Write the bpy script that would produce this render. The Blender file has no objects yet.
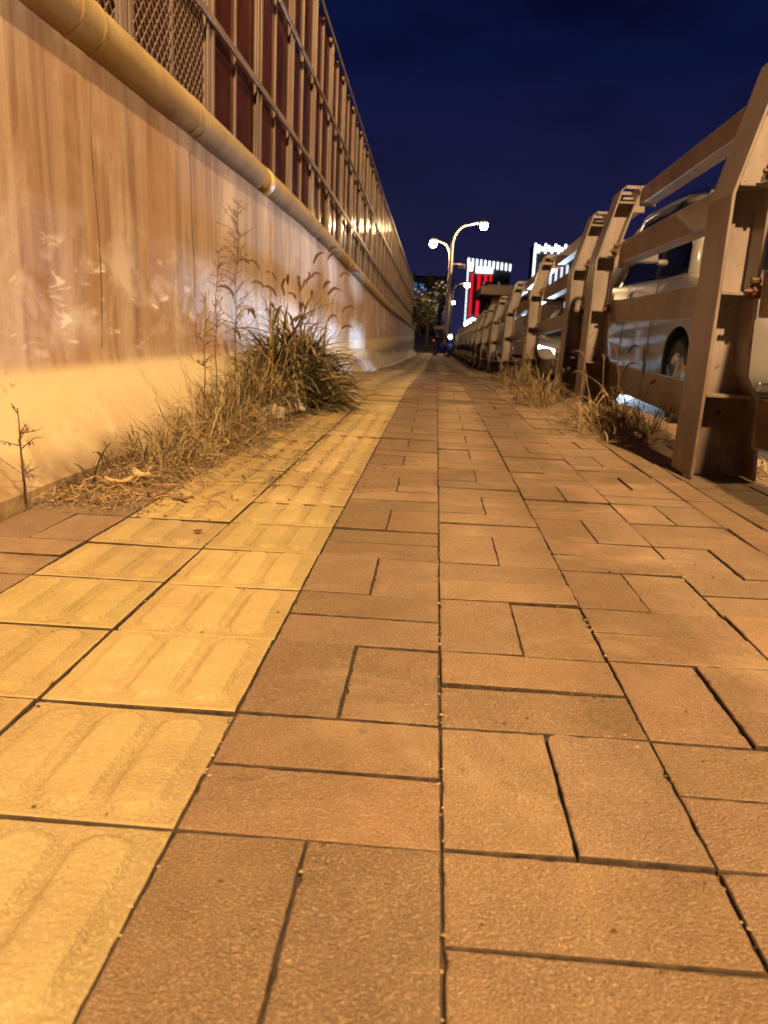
import bpy, bmesh, math, random
from mathutils import Vector, Matrix, noise
R = random.Random(7)
C = bpy.context.scene.collection
sc = bpy.context.scene

# ------------------------------------------------------------------ camera
yaw, pitch, roll = -0.05152, -0.21216, 0.04573
cam_d = bpy.data.cameras.new('camera'); cam = bpy.data.objects.new('camera', cam_d); C.objects.link(cam)
cy_, sy_, cp_, sp_ = math.cos(yaw), math.sin(yaw), math.cos(pitch), math.sin(pitch)
fw = Vector((sy_*cp_, cy_*cp_, sp_)); rt = Vector((cy_, -sy_, 0)); up = rt.cross(fw)
r2 = rt*math.cos(roll) + up*math.sin(roll); u2 = -rt*math.sin(roll) + up*math.cos(roll)
M = Matrix((r2, u2, -fw)).transposed().to_4x4(); M.translation = Vector((-0.0252, -0.5584, 0.3724))
cam.matrix_world = M
cam_d.sensor_fit = 'VERTICAL'; cam_d.sensor_height = 36; cam_d.sensor_width = 27; cam_d.lens = 843.237/1024*36
cam_d.clip_start = 0.02; cam_d.clip_end = 3000
cam_d.dof.use_dof = True; cam_d.dof.focus_distance = 1.25; cam_d.dof.aperture_fstop = 11
sc.camera = cam

# ------------------------------------------------------------------ night sky
w = bpy.data.worlds.new('World'); sc.world = w; w.use_nodes = True
nt = w.node_tree; N = nt.nodes; L = nt.links
bg = N['Background']; tc = N.new('ShaderNodeTexCoord'); mp = N.new('ShaderNodeMapping')
mp.inputs['Scale'].default_value = (1.2, 1.2, 3.4)
L.new(tc.outputs['Generated'], mp.inputs[0])
nz = N.new('ShaderNodeTexNoise'); nz.inputs['Scale'].default_value = 1.9; nz.inputs['Detail'].default_value = 5; nz.inputs['Roughness'].default_value = .55
L.new(mp.outputs[0], nz.inputs['Vector'])
cr = N.new('ShaderNodeValToRGB'); cr.color_ramp.elements[0].position = .42; cr.color_ramp.elements[0].color = (.0012, .0014, .010, 1)
cr.color_ramp.elements[1].position = .60; cr.color_ramp.elements[1].color = (.0034, .0058, .036, 1)
L.new(nz.outputs[0], cr.inputs[0])
sx = N.new('ShaderNodeSeparateXYZ'); L.new(tc.outputs['Generated'], sx.inputs[0])
mr = N.new('ShaderNodeMapRange'); mr.inputs[1].default_value = .0; mr.inputs[2].default_value = .28; mr.inputs[3].default_value = .8; mr.inputs[4].default_value = 0
L.new(sx.outputs['Z'], mr.inputs[0])
mx = N.new('ShaderNodeMixRGB'); mx.inputs[2].default_value = (.020, .019, .070, 1)
L.new(mr.outputs[0], mx.inputs[0]); L.new(cr.outputs[0], mx.inputs[1])
sky = N.new('ShaderNodeTexSky'); sky.sky_type = 'NISHITA'; sky.sun_disc = False
sky.sun_elevation = math.radians(-6); sky.sun_rotation = math.radians(200)
sm = N.new('ShaderNodeMixRGB'); sm.blend_type = 'ADD'; sm.inputs[0].default_value = .02
L.new(mx.outputs[0], sm.inputs[1]); L.new(sky.outputs[0], sm.inputs[2]); L.new(sm.outputs[0], bg.inputs[0])
bg.inputs[1].default_value = 1.0

sc.render.engine = 'CYCLES'
sc.cycles.use_denoising = True
sc.cycles.max_bounces = 6; sc.cycles.transparent_max_bounces = 12
sc.cycles.sample_clamp_indirect = 4.0; sc.cycles.caustics_reflective = False; sc.cycles.caustics_refractive = False
sc.view_settings.view_transform = 'Standard'; sc.view_settings.look = 'None'
sc.view_settings.exposure = 0.12; sc.view_settings.gamma = 1

SODIUM = (1.0, 0.625, 0.285)
LAMP_W = 7000      # the street lamp nearest the viewer
FAR_W = 2600
ACROSS_W = 4300
HEAD_W = 30         # headlamps

# ------------------------------------------------------------------ materials
def ramp(nt, pts):
    n = nt.nodes.new('ShaderNodeValToRGB'); e = n.color_ramp.elements
    e[0].position, e[0].color = pts[0][0], (*pts[0][1], 1)
    e[1].position, e[1].color = pts[-1][0], (*pts[-1][1], 1)
    for p, c in pts[1:-1]:
        k = e.new(p); k.color = (*c, 1)
    return n
def mat(name, c1, c2=None, rough=.7, metal=0, scale=8, bump=.0, bscale=120, spec=.5, stretch=(1, 1, 1), detail=6, attr=False, emit=None, estr=0, rr=None):
    m = bpy.data.materials.new(name); m.use_nodes = True; t = m.node_tree; b = t.nodes['Principled BSDF']
    b.inputs['Roughness'].default_value = rough; b.inputs['Metallic'].default_value = metal
    b.inputs['Specular IOR Level'].default_value = spec
    tcn = t.nodes.new('ShaderNodeTexCoord'); mpn = t.nodes.new('ShaderNodeMapping'); mpn.inputs['Scale'].default_value = stretch
    t.links.new(tcn.outputs['Object'], mpn.inputs[0])
    if c2 is None: c2 = tuple(v*.8 for v in c1)
    n = t.nodes.new('ShaderNodeTexNoise'); n.inputs['Scale'].default_value = scale; n.inputs['Detail'].default_value = detail; n.inputs['Roughness'].default_value = .65
    t.links.new(mpn.outputs[0], n.inputs['Vector'])
    r = ramp(t, [(.32, c2), (.68, c1)]); t.links.new(n.outputs[0], r.inputs[0]); out = r.outputs[0]
    if attr:
        a = t.nodes.new('ShaderNodeAttribute'); a.attribute_name = 'tint'
        mm = t.nodes.new('ShaderNodeMixRGB'); mm.blend_type = 'MULTIPLY'; mm.inputs[0].default_value = 1
        t.links.new(out, mm.inputs[1]); t.links.new(a.outputs['Color'], mm.inputs[2]); out = mm.outputs[0]
    t.links.new(out, b.inputs['Base Color'])
    if rr:
        q = t.nodes.new('ShaderNodeMapRange'); q.inputs[3].default_value = rr[0]; q.inputs[4].default_value = rr[1]
        t.links.new(n.outputs[0], q.inputs[0]); t.links.new(q.outputs[0], b.inputs['Roughness'])
    if bump:
        n2 = t.nodes.new('ShaderNodeTexNoise'); n2.inputs['Scale'].default_value = bscale; n2.inputs['Detail'].default_value = 4
        t.links.new(tcn.outputs['Object'], n2.inputs['Vector'])
        bn = t.nodes.new('ShaderNodeBump'); bn.inputs['Strength'].default_value = bump; bn.inputs['Distance'].default_value = .004
        t.links.new(n2.outputs[0], bn.inputs['Height']); t.links.new(bn.outputs[0], b.inputs['Normal'])
    if emit:
        b.inputs['Emission Color'].default_value = (*emit, 1); b.inputs['Emission Strength'].default_value = estr
    m['out'] = 0
    return m

def grit(m, src_light, amount=.5, scale=260, thr=.66):
    """specks of pale and dark aggregate over a principled material"""
    t = m.node_tree; b = t.nodes['Principled BSDF']
    tcn = t.nodes.new('ShaderNodeTexCoord')
    src = b.inputs['Base Color'].links[0].from_socket
    for sc_, th, col in ((scale, thr, src_light), (scale*.7, .70, tuple(v*.12 for v in src_light))):
        n = t.nodes.new('ShaderNodeTexNoise'); n.inputs['Scale'].default_value = sc_; n.inputs['Detail'].default_value = 2
        mpn = t.nodes.new('ShaderNodeMapping'); mpn.inputs['Location'].default_value = (sc_*.01, 3, 1)
        t.links.new(tcn.outputs['Object'], mpn.inputs[0]); t.links.new(mpn.outputs[0], n.inputs['Vector'])
        q = t.nodes.new('ShaderNodeMapRange'); q.inputs[1].default_value = th-.04; q.inputs[2].default_value = th+.04; q.inputs[4].default_value = amount
        t.links.new(n.outputs[0], q.inputs[0])
        mm = t.nodes.new('ShaderNodeMixRGB'); mm.inputs[2].default_value = (*col, 1)
        t.links.new(q.outputs[0], mm.inputs[0]); t.links.new(src, mm.inputs[1]); src = mm.outputs[0]
    t.links.new(src, b.inputs['Base Color'])
def blotch(m, col, scale, lo, hi, amount, stretch=(1, 1, 1), zr=None, seed=0):
    """dirt, wear or painted-light patches with a shape of their own (optionally only between two heights of the thing)"""
    t = m.node_tree; b = t.nodes['Principled BSDF']; src = b.inputs['Base Color'].links[0].from_socket
    tcn = t.nodes.new('ShaderNodeTexCoord'); mpn = t.nodes.new('ShaderNodeMapping'); mpn.inputs['Scale'].default_value = stretch
    mpn.inputs['Location'].default_value = (seed, seed*1.7, seed*.3)
    t.links.new(tcn.outputs['Object'], mpn.inputs[0])
    n = t.nodes.new('ShaderNodeTexNoise'); n.inputs['Scale'].default_value = scale; n.inputs['Detail'].default_value = 6; n.inputs['Roughness'].default_value = .6
    n.inputs['Distortion'].default_value = .4
    t.links.new(mpn.outputs[0], n.inputs['Vector'])
    q = t.nodes.new('ShaderNodeMapRange'); q.inputs[1].default_value = lo; q.inputs[2].default_value = hi; q.inputs[4].default_value = amount
    t.links.new(n.outputs[0], q.inputs[0]); f = q.outputs[0]
    if zr:
        s = t.nodes.new('ShaderNodeSeparateXYZ'); t.links.new(tcn.outputs['Object'], s.inputs[0])
        for a_, b_ in ((zr[0], zr[1]), (zr[3], zr[2])):
            k = t.nodes.new('ShaderNodeMapRange'); k.inputs[1].default_value = a_; k.inputs[2].default_value = b_
            t.links.new(s.outputs['Z'], k.inputs[0])
            mu = t.nodes.new('ShaderNodeMath'); mu.operation = 'MULTIPLY'; t.links.new(f, mu.inputs[0]); t.links.new(k.outputs[0], mu.inputs[1]); f = mu.outputs[0]
    mm = t.nodes.new('ShaderNodeMixRGB'); mm.inputs[2].default_value = (*col, 1)
    t.links.new(f, mm.inputs[0]); t.links.new(src, mm.inputs[1]); t.links.new(mm.outputs[0], b.inputs['Base Color'])

m_paver = mat('red_paver', (.240, .156, .091), (.160, .102, .058), .85, scale=14, bump=1.0, bscale=420, attr=True); 
blotch(m_paver, (.15, .10, .06), 3.0, .46, .66, .55); blotch(m_paver, (.09, .06, .04), 19, .69, .73, .75, seed=6); blotch(m_paver, (.42, .32, .2), 5, .56, .70, .5, seed=16); grit(m_paver, (.52, .38, .24), .34, 360, .62); grit(m_paver, (.48, .34, .2), .42, 760, .58)
m_yellow = mat('yellow_paver', (.385, .295, .125), (.29, .21, .085), .82, scale=11, bump=.6, bscale=200, attr=True)
blotch(m_yellow, (.33, .235, .13), 4.0, .5, .75, .55); grit(m_yellow, (.60, .48, .28), .35, 360, .62); grit(m_yellow, (.5, .38, .18), .4, 760, .58)
m_sand = mat('joint_sand', (.085, .055, .032), (.018, .012, .008), .95, scale=40, bump=.8, bscale=150)
m_soil = mat('soil', (.24, .165, .095), (.12, .08, .045), .95, scale=30, bump=1, bscale=90)
m_kerb = mat('kerb_concrete', (.36, .30, .23), (.25, .2, .15), .85, scale=9, bump=.6, bscale=150)
m_conc = mat('old_concrete', (.43, .33, .25), (.33, .235, .165), .5, scale=2.2, bump=.35, bscale=60, rr=(.42, .7))
blotch(m_conc, (.20, .105, .055), 4.2, .46, .64, .85, (1, 2.2, .16), seed=3)
blotch(m_conc, (.15, .09, .05), 8, .55, .70, .85, (1, 1.6, .10), (.30, .62, 1.1, 1.3), seed=9)
blotch(m_conc, (.30, .17, .09), 1.3, .45, .62, .7, (1, 1, .8), seed=41)
blotch(m_conc, (.74, .62, .52), 1.7, .52, .66, .6, (1, 1, .6), seed=55)
blotch(m_conc, (.58, .50, .46), 2.6, .50, .64, .7, (1, 1.2, 2.4), (.28, .36, .52, .66), seed=5)  # pale patches: headlight glow through the rails, painted on the wall
blotch(m_conc, (.86, .82, .82), 10, .58, .70, .7, (1, .7, 2.6), (.27, .31, .5, .6), seed=14)  # whitish flecks: car light reflections painted into the concrete colour
blotch(m_conc, (.52, .43, .26), 1.6, .15, .45, .95, (1, 1, 1), (-.8, -.6, .235, .262), seed=2)  # sloped foot painted lighter, as its upturned face catches the lamp
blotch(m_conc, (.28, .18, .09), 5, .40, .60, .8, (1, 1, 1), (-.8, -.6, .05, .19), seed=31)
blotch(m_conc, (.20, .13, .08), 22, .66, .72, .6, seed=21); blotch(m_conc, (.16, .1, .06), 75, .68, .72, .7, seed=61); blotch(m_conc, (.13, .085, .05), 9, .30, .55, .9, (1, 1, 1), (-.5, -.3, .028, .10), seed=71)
m_coping = mat('mustard_paint', (.36, .26, .115), (.24, .165, .07), .8, scale=7, bump=.3, bscale=70)
blotch(m_coping, (.20, .12, .06), 10, .6, .7, .6, (1, .35, 1), seed=4)
m_crack = mat('crack_dirt', (.10, .06, .035), None, .95)
m_steel = mat('beige_steel', (.34, .285, .262), (.19, .155, .142), .42, metal=.0, scale=6, bump=.2, bscale=50, stretch=(1, 1, .4))
blotch(m_steel, (.20, .13, .09), 9, .56, .72, .7, (2, 2, .5), seed=8)
blotch(m_steel, (.12, .075, .045), 38, .64, .70, .8, (1, 1, 1), seed=18)
blotch(m_steel, (.10, .07, .05), 7, .22, .48, .92, (2, 2, 1), (-.2, -.1, .16, .36), seed=28)  # shade around the guardrail feet, painted dark into the steel
m_bolt = mat('rusty_bolt', (.20, .12, .08), (.10, .06, .04), .6, metal=.6, scale=60)
m_galv = mat('screen_frame_steel', (.31, .235, .195), (.18, .13, .105), .45, metal=.35, scale=5, bump=.15, bscale=40, stretch=(1, 1, .3))
blotch(m_galv, (.22, .13, .08), 12, .58, .72, .6, (2, 2, .3), seed=12)
m_wire = mat('mesh_wire', (.55, .47, .42), None, .4, metal=.6)
m_panel = mat('maroon_acrylic', (.075, .024, .014), (.026, .010, .007), .2, scale=3, spec=.10, rr=(.10, .2))
m_dark = mat('rubber', (.02, .02, .02), None, .8)
m_asph = mat('asphalt', (.06, .056, .05), (.04, .037, .034), .75, scale=20, bump=.8, bscale=120)
m_line = mat('road_paint', (.7, .7, .66), (.5, .5, .47), .6, scale=30)
m_straw = mat('dry_straw', (.33, .24, .115), (.17, .12, .055), .7, scale=12, attr=True)
m_green = mat('dusty_green_leaf', (.095, .09, .036), (.045, .044, .018), .55, scale=14, attr=True)
m_seed = mat('foxtail_seed', (.13, .075, .035), (.08, .045, .025), .8, scale=60)
m_dead = mat('dead_twig', (.16, .085, .05), (.09, .05, .03), .8, scale=40)
m_leaf = mat('fallen_leaf', (.60, .43, .26), (.46, .30, .16), .7, scale=25, bump=.4, bscale=80)
m_paper = mat('weathered_plastic', (.42, .37, .29), (.30, .25, .19), .5, scale=18)
m_stone = mat('grey_stone', (.36, .32, .27), (.24, .2, .16), .85, scale=12, bump=.8, bscale=60)
m_pole = mat('lamp_pole_paint', (.40, .36, .32), None, .45, scale=4)
m_bulb = mat('lamp_glow', (.9, .8, .6), None, emit=(1, .74, .42), estr=120)
m_cool = mat('cool_glow', (.9, .9, .9), None, emit=(.85, .93, 1), estr=60)
m_headl = mat('headlamp_glow', (.9, .9, .9), None, emit=(.7, .85, 1), estr=14)
m_led = mat('facade_led_white', (.9, .9, .9), None, emit=(.86, .95, 1), estr=3)
m_ledr = mat('facade_led_red', (.6, .02, .02), None, emit=(1, .012, .03), estr=.8)
m_winb = mat('lit_window_blue', (.2, .4, .8), None, emit=(.12, .38, 1), estr=.9)
m_winw = mat('lit_window_warm', (.8, .6, .3), None, emit=(1, .55, .22), estr=1.3)
m_winc = mat('lit_window_pale', (.8, .8, .8), None, emit=(.8, .85, 1), estr=1.1)
m_dimw = mat('dim_window', (.3, .25, .2), None, emit=(1, .7, .45), estr=.18)
m_tail = mat('tail_glow', (.6, .02, .02), None, emit=(1, .03, .02), estr=14)
m_bld = mat('building_dark', (.11, .10, .11), (.07, .065, .07), .8, scale=.3)
m_bldb = mat('building_brown', (.10, .07, .055), (.06, .045, .035), .8, scale=.6)
m_bark = mat('bark', (.10, .07, .045), (.05, .035, .02), .9, scale=20, bump=.6, bscale=30)
m_crown = mat('tree_leaf', (.035, .036, .013), (.018, .02, .008), .6, scale=2, attr=True)
m_white = mat('car_paint', (.30, .29, .28), (.26, .25, .24), .25, scale=2); m_white.node_tree.nodes['Principled BSDF'].inputs['Coat Weight'].default_value = .6
m_chrome = mat('chrome', (.7, .7, .7), None, .15, metal=1)
m_black = mat('black_plastic', (.02, .02, .022), None, .45)
m_plate = mat('plate_blue', (.02, .06, .35), None, .4)
m_seat = mat('car_seat', (.05, .045, .04), None, .8)
def glass_mat(name, tint=(.55, .6, .6), alpha=.45):
    m = bpy.data.materials.new(name); m.use_nodes = True; t = m.node_tree; b = t.nodes['Principled BSDF']
    b.inputs['Base Color'].default_value = (.02, .022, .025, 1); b.inputs['Roughness'].default_value = .05; b.inputs['Specular IOR Level'].default_value = .8
    tr = t.nodes.new('ShaderNodeBsdfTransparent'); tr.inputs[0].default_value = (*tint, 1)
    ms = t.nodes.new('ShaderNodeMixShader'); ms.inputs[0].default_value = alpha
    t.links.new(tr.outputs[0], ms.inputs[1]); t.links.new(b.outputs[0], ms.inputs[2])
    t.links.new(ms.outputs[0], t.nodes['Material Output'].inputs[0]); return m
m_glass = glass_mat('car_glass')

m_panel.node_tree.nodes['Principled BSDF'].inputs['IOR'].default_value = 1.18
# ------------------------------------------------------------------ helpers
def gz(y):
    if y < 4: return 0.0
    if y < 7: return -.03*(y-4)**2/6
    if y < 15: return -.045 - .03*(y-7)
    if y < 60: return -.285 - .0155*(y-15)
    return -.9825

class MB:
    def __init__(s): s.v = []; s.f = []; s.c = []; s.mi = []
    def add(s, vs, fs, col=(1, 1, 1), mi=0):
        o = len(s.v); s.v += [tuple(v) for v in vs]
        for f in fs: s.f.append(tuple(o+i for i in f)); s.c.append(col); s.mi.append(mi)
    def box(s, x0, x1, y0, y1, z0, z1, col=(1, 1, 1), mi=0):
        s.add([(x0, y0, z0), (x1, y0, z0), (x1, y1, z0), (x0, y1, z0), (x0, y0, z1), (x1, y0, z1), (x1, y1, z1), (x0, y1, z1)],
              [(3, 2, 1, 0), (4, 5, 6, 7), (0, 1, 5, 4), (1, 2, 6, 5), (2, 3, 7, 6), (3, 0, 4, 7)], col, mi)
    def prism(s, poly, y0, y1, col=(1, 1, 1), mi=0, z=0, axis='y'):
        n = len(poly)
        if axis == 'y': a = [(x, y0, z_+z) for x, z_ in poly]; b = [(x, y1, z_+z) for x, z_ in poly]
        else: a = [(y0, x, z_+z) for x, z_ in poly]; b = [(y1, x, z_+z) for x, z_ in poly]
        s.add(a+b, [tuple(range(n))[::-1], tuple(range(n, 2*n))] + [(i, (i+1) % n, n+(i+1) % n, n+i) for i in range(n)], col, mi)
    def tube(s, pts, rad, seg=8, col=(1, 1, 1), mi=0, cap=True):
        pts = [Vector(p) for p in pts]
        if not hasattr(rad, '__len__'): rad = [rad]*len(pts)
        o = len(s.v); ref = None
        for i, p in enumerate(pts):
            t = (pts[min(i+1, len(pts)-1)] - pts[max(i-1, 0)]).normalized()
            if ref is None: ref = t.orthogonal().normalized()
            ref = (ref - t*ref.dot(t)); ref = ref.normalized() if ref.length > 1e-6 else t.orthogonal().normalized()
            b = t.cross(ref)
            for k in range(seg):
                a = 2*math.pi*k/seg; s.v.append(tuple(p + (ref*math.cos(a)+b*math.sin(a))*rad[i]))
        for i in range(len(pts)-1):
            for k in range(seg):
                s.f.append((o+i*seg+k, o+i*seg+(k+1) % seg, o+(i+1)*seg+(k+1) % seg, o+(i+1)*seg+k)); s.c.append(col); s.mi.append(mi)
        if cap:
            s.f.append(tuple(o+k for k in range(seg))[::-1]); s.c.append(col); s.mi.append(mi)
            s.f.append(tuple(o+(len(pts)-1)*seg+k for k in range(seg))); s.c.append(col); s.mi.append(mi)
    def blade(s, p, d, ln, wd, bend, col, n=5, up=Vector((0, 0, 1)), droop=1.0):
        """tapering folded leaf that arches over"""
        p = Vector(p); d = Vector(d).normalized(); side = d.cross(up)
        side = side.normalized() if side.length > .05 else Vector((1, 0, 0))
        side = (side + Vector((R.uniform(-.6, .6), R.uniform(-.6, .6), R.uniform(-.3, .3)))).normalized()
        o = len(s.v); pts = []
        for i in range(n+1):
            t = i/n; wv = wd*(1-t)**.7*(.55+.9*t if t < .5 else 1)
            pts.append((p.copy(), wv)); d = (d + Vector((0, 0, -bend*droop/n)) + Vector((R.uniform(-.05, .05),)*3)).normalized(); p = p + d*(ln/n)
        for q, wv in pts:
            s.v += [tuple(q - side*wv/2), tuple(q + Vector((0, 0, -wv*.22))), tuple(q + side*wv/2)]
        for i in range(n):
            a = o+3*i
            s.f += [(a, a+1, a+4, a+3), (a+1, a+2, a+5, a+4)]; s.c += [col, col]; s.mi += [0, 0]
        return pts[-1][0]
    def build(s, name, mats, parent=None, smooth=False, bevel=0, loc=None, seg=2):
        me = bpy.data.meshes.new(name); me.from_pydata(s.v, [], s.f); 
        if not isinstance(mats, (list, tuple)): mats = [mats]
        for m in mats: me.materials.append(m)
        ca = me.color_attributes.new('tint', 'FLOAT_COLOR', 'CORNER'); li = 0
        for pi, f in enumerate(s.f):
            c = s.c[pi]; me.polygons[pi].material_index = s.mi[pi]; me.polygons[pi].use_smooth = smooth
            for _ in f: ca.data[li].color = (*c, 1); li += 1
        me.update()
        o = bpy.data.objects.new(name, me); C.objects.link(o)
        if loc: o.location = loc
        if parent: o.parent = parent
        if bevel:
            b = o.modifiers.new('bevel', 'BEVEL'); b.width = bevel; b.segments = seg; b.limit_method = 'ANGLE'; b.angle_limit = math.radians(40)
        return o
def empty(name, loc=(0, 0, 0), rz=0):
    o = bpy.data.objects.new(name, None); C.objects.link(o); o.location = loc; o.rotation_euler = (0, 0, rz); o.empty_display_size = .2; return o
def tag(o, label=None, cat=None, group=None, kind=None):
    if label: o['label'] = label
    if cat: o['category'] = cat
    if group: o['group'] = group
    if kind: o['kind'] = kind
    return o
def copy_tree(o, parent=None):
    c = o.copy(); C.objects.link(c); c.parent = parent
    for ch in list(o.children): copy_tree(ch, c)
    return c
def shade(v, j=.08): 
    k = v*(1+R.uniform(-j, j)); return (k*(1+R.uniform(-.04, .04)), k, k*(1+R.uniform(-.09, .09)))

# ------------------------------------------------------------------ ground, road, paving
def ysteps(y0, y1, near=.5):
    ys = [y0]; 
    while ys[-1] < y1: ys.append(min(y1, ys[-1] + (near if ys[-1] < 20 else 2 if ys[-1] < 60 else 60)))
    return ys
def strip(name, m, x0, x1, y0, y1, dz, thick=None, near=.5, nx=1):
    b = MB(); ys = ysteps(y0, y1, near)
    for a, c in zip(ys, ys[1:]):
        for i in range(nx):
            xa = x0+(x1-x0)*i/nx; xb = x0+(x1-x0)*(i+1)/nx
            b.add([(xa, a, gz(a)+dz), (xb, a, gz(a)+dz), (xb, c, gz(c)+dz), (xa, c, gz(c)+dz)], [(0, 1, 2, 3)])
    return tag(b.build(name, m), kind='structure')
strip('ground', m_soil, -900, 900, -60, 2400, -.30, near=4)
strip('paving_bed', m_sand, -.98, 1.02, -3, 46, -.005)
strip('road', m_asph, 1.16, 16, -40, 150, -.225, near=2)
b = MB()
for xx, dash in ((1.45, 0), (5.0, 1), (8.55, 0), (12.0, 1)):
    ys = ysteps(-30, 120, 3)
    for k, (a, c) in enumerate(zip(ys, ys[1:])):
        if dash and k % 3: continue
        b.add([(xx-.07, a, gz(a)-.221), (xx+.07, a, gz(a)-.221), (xx+.07, c, gz(c)-.221), (xx-.07, c, gz(c)-.221)], [(0, 1, 2, 3)])
tag(b.build('road_marking', m_line), kind='structure')
# kerb between the planting edge and the road
b = MB()
ys = [-3 + .8*i for i in range(62)]
for a, c in zip(ys, ys[1:]):
    z = gz(a); x = 1.02
    b.add([(x, a, z-.4), (x, a, z-.012), (x+.125, a, z-.016), (x+.15, a, z-.04), (x+.15, a, z-.4),
           (x, c-.006, gz(c)-.4), (x, c-.006, gz(c)-.012), (x+.125, c-.006, gz(c)-.016), (x+.15, c-.006, gz(c)-.04), (x+.15, c-.006, gz(c)-.4)],
          [(0, 1, 6, 5), (1, 2, 7, 6), (2, 3, 8, 7), (3, 4, 9, 8), (4, 3, 2, 1, 0), (5, 6, 7, 8, 9)])
tag(b.build('kerb', m_kerb, bevel=.006), kind='structure')

def brick(b, x0, x1, y0, y1, g, ch, tint, tilt=.0012, top=None):
    """one paver: rough chamfered block, its corners, edges and heights a little off"""
    j = lambda s=.0010: R.uniform(-s, s)
    x0 += g*.23+j(.0003); x1 -= g*.23+j(.0003); y0 += g*.48+j()*1.1; y1 -= g*.48+j()*1.1; h = R.gauss(0, .0012); tx = R.uniform(-tilt, tilt); ty = R.uniform(-tilt, tilt)
    zc = lambda x, y: gz(y) + h + tx*(x-(x0+x1)/2)/.1 + ty*(y-(y0+y1)/2)/.1
    q = 18 if y0 < .9 else 9 if y0 < 1.8 else 5 if y0 < 3.5 else 1
    out = []
    cs = [(x0, y0), (x1, y0), (x1, y1), (x0, y1)]
    for c in range(4):
        A, B_ = cs[c], cs[(c+1) % 4]; m_ = max(1, int(round(q*math.hypot(A[0]-B_[0], A[1]-B_[1])/.2)))
        for i in range(m_):
            t = i/m_; out.append((A[0]+(B_[0]-A[0])*t, A[1]+(B_[1]-A[1])*t))
    cx, cy = (x0+x1)/2, (y0+y1)/2; n = len(out)
    def ins(p, d):
        sx = min(1, max(-1, (p[0]-cx)/((x1-x0)/2))); sy = min(1, max(-1, (p[1]-cy)/((y1-y0)/2)))
        dx = d*(1 if sx > .999 else -1 if sx < -.999 else 0); dy = d*(1 if sy > .999 else -1 if sy < -.999 else 0)
        return p[0]-dx, p[1]-dy
    chip = [max(0, R.gauss(0, 1))*.0005*(q > 1) + (R.random() < .02)*(q > 1)*R.uniform(.001, .0028) for _ in out]
    vs = [(x, y, gz(y)-.03) for x, y in out]
    for (dd, zz) in ((0, 1.0), (.55, .30), (1.5, 0)):
        for p, c in zip(out, chip):
            if top and dd == 1.5: c = 0
            x, y = ins(p, ch*dd+c); vs.append((x, y, zc(x, y)-ch*zz-c*(zz > 0)*.6))
    fs = []
    for r in range(3):
        for i in range(n): fs.append((n*r+i, n*r+(i+1) % n, n*r+n+(i+1) % n, n*r+n+i))
    if top is None: fs.append(tuple(range(3*n, 4*n)))
    b.add(vs, fs, tint)
    for q_ in range(2*n): b.mi[len(b.mi)-len(fs)+q_] = 1
    if top: top(x0+ch*1.5, x1-ch*1.5, y0+ch*1.5, y1-ch*1.5, zc, tint)
pv = MB(); NR = (-6, 228)
for j in range(*NR):
    for i in (-4, -1, 0, 1, 2):
        x, y = i*.2, j*.2
        if y > 30 and False: continue
        base = 1.0
        if (i+j) % 2 == 0:
            for k in range(2): brick(pv, x+.1*k, x+.1*k+.1, y, y+.2, R.choice((.0016, .0022, .003, .0042)), .0017, shade(base, .19))
        else:
            for k in range(2): brick(pv, x, x+.2, y+.1*k, y+.1*k+.1, R.choice((.0016, .0022, .003, .0042)), .0017, shade(base, .19))
# stretcher course and slabs beyond it, under the guardrail
y = -1.5
while y < 45:
    brick(pv, .602, .682, y, y+.3, .004, .003, shade(1.15, .1)); y += .3
y = -1.5
while y < 45:
    brick(pv, .685, .85, y, y+.2, .006, .003, shade(.8, .12)); brick(pv, .85, 1.015, y+.07, y+.27, .006, .003, shade(.8, .12)); y += .2
pv = pv.build('pavement', [m_paver, m_sand]); tag(pv, kind='structure')
tb = MB()
def ribs(x0, x1, y0, y1, zc, tint):
    nx, ny = 40, 44
    def hh(u, v):
        k = 0
        for c in (.2, .5, .8):
            du = abs(u-c)*.19; dv = max(0, abs(v-.5)*.19-.062); d = math.hypot(du, dv)
            k = max(k, min(1, max(0, (.0225-d)/.0045)))
        return k*k*(3-2*k)
    o = len(tb.v)
    for b_ in range(ny+1):
        for a in range(nx+1):
            u, v = a/nx, b_/ny; x, y = x0+(x1-x0)*u, y0+(y1-y0)*v
            tb.v.append((x, y, zc(x, y) + (.0065*hh(u, v)*(.75+.5*noise.noise(Vector((x*9, y*9, 2)))) if 0 < a < nx and 0 < b_ < ny else 0)))
    for b_ in range(ny):
        for a in range(nx):
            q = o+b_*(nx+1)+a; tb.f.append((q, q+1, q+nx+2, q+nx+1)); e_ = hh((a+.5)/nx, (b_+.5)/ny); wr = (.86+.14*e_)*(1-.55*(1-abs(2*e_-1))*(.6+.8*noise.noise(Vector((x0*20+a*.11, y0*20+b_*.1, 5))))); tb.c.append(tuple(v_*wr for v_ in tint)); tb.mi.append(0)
for j in range(*NR):
    for i in (-3, -2):
        x, y = i*.2, j*.2
        brick(tb, x, x+.2, y, y+.2, R.choice((.002, .003, .005)), .0026, shade(1.0, .13), .0012, ribs if j < 17 else None)
tb = tb.build('tactile_paving', [m_yellow, m_sand], smooth=False); tag(tb, kind='structure')
for p in tb.data.polygons: p.use_smooth = len(p.vertices) == 4 and p.normal.z > .6

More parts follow.
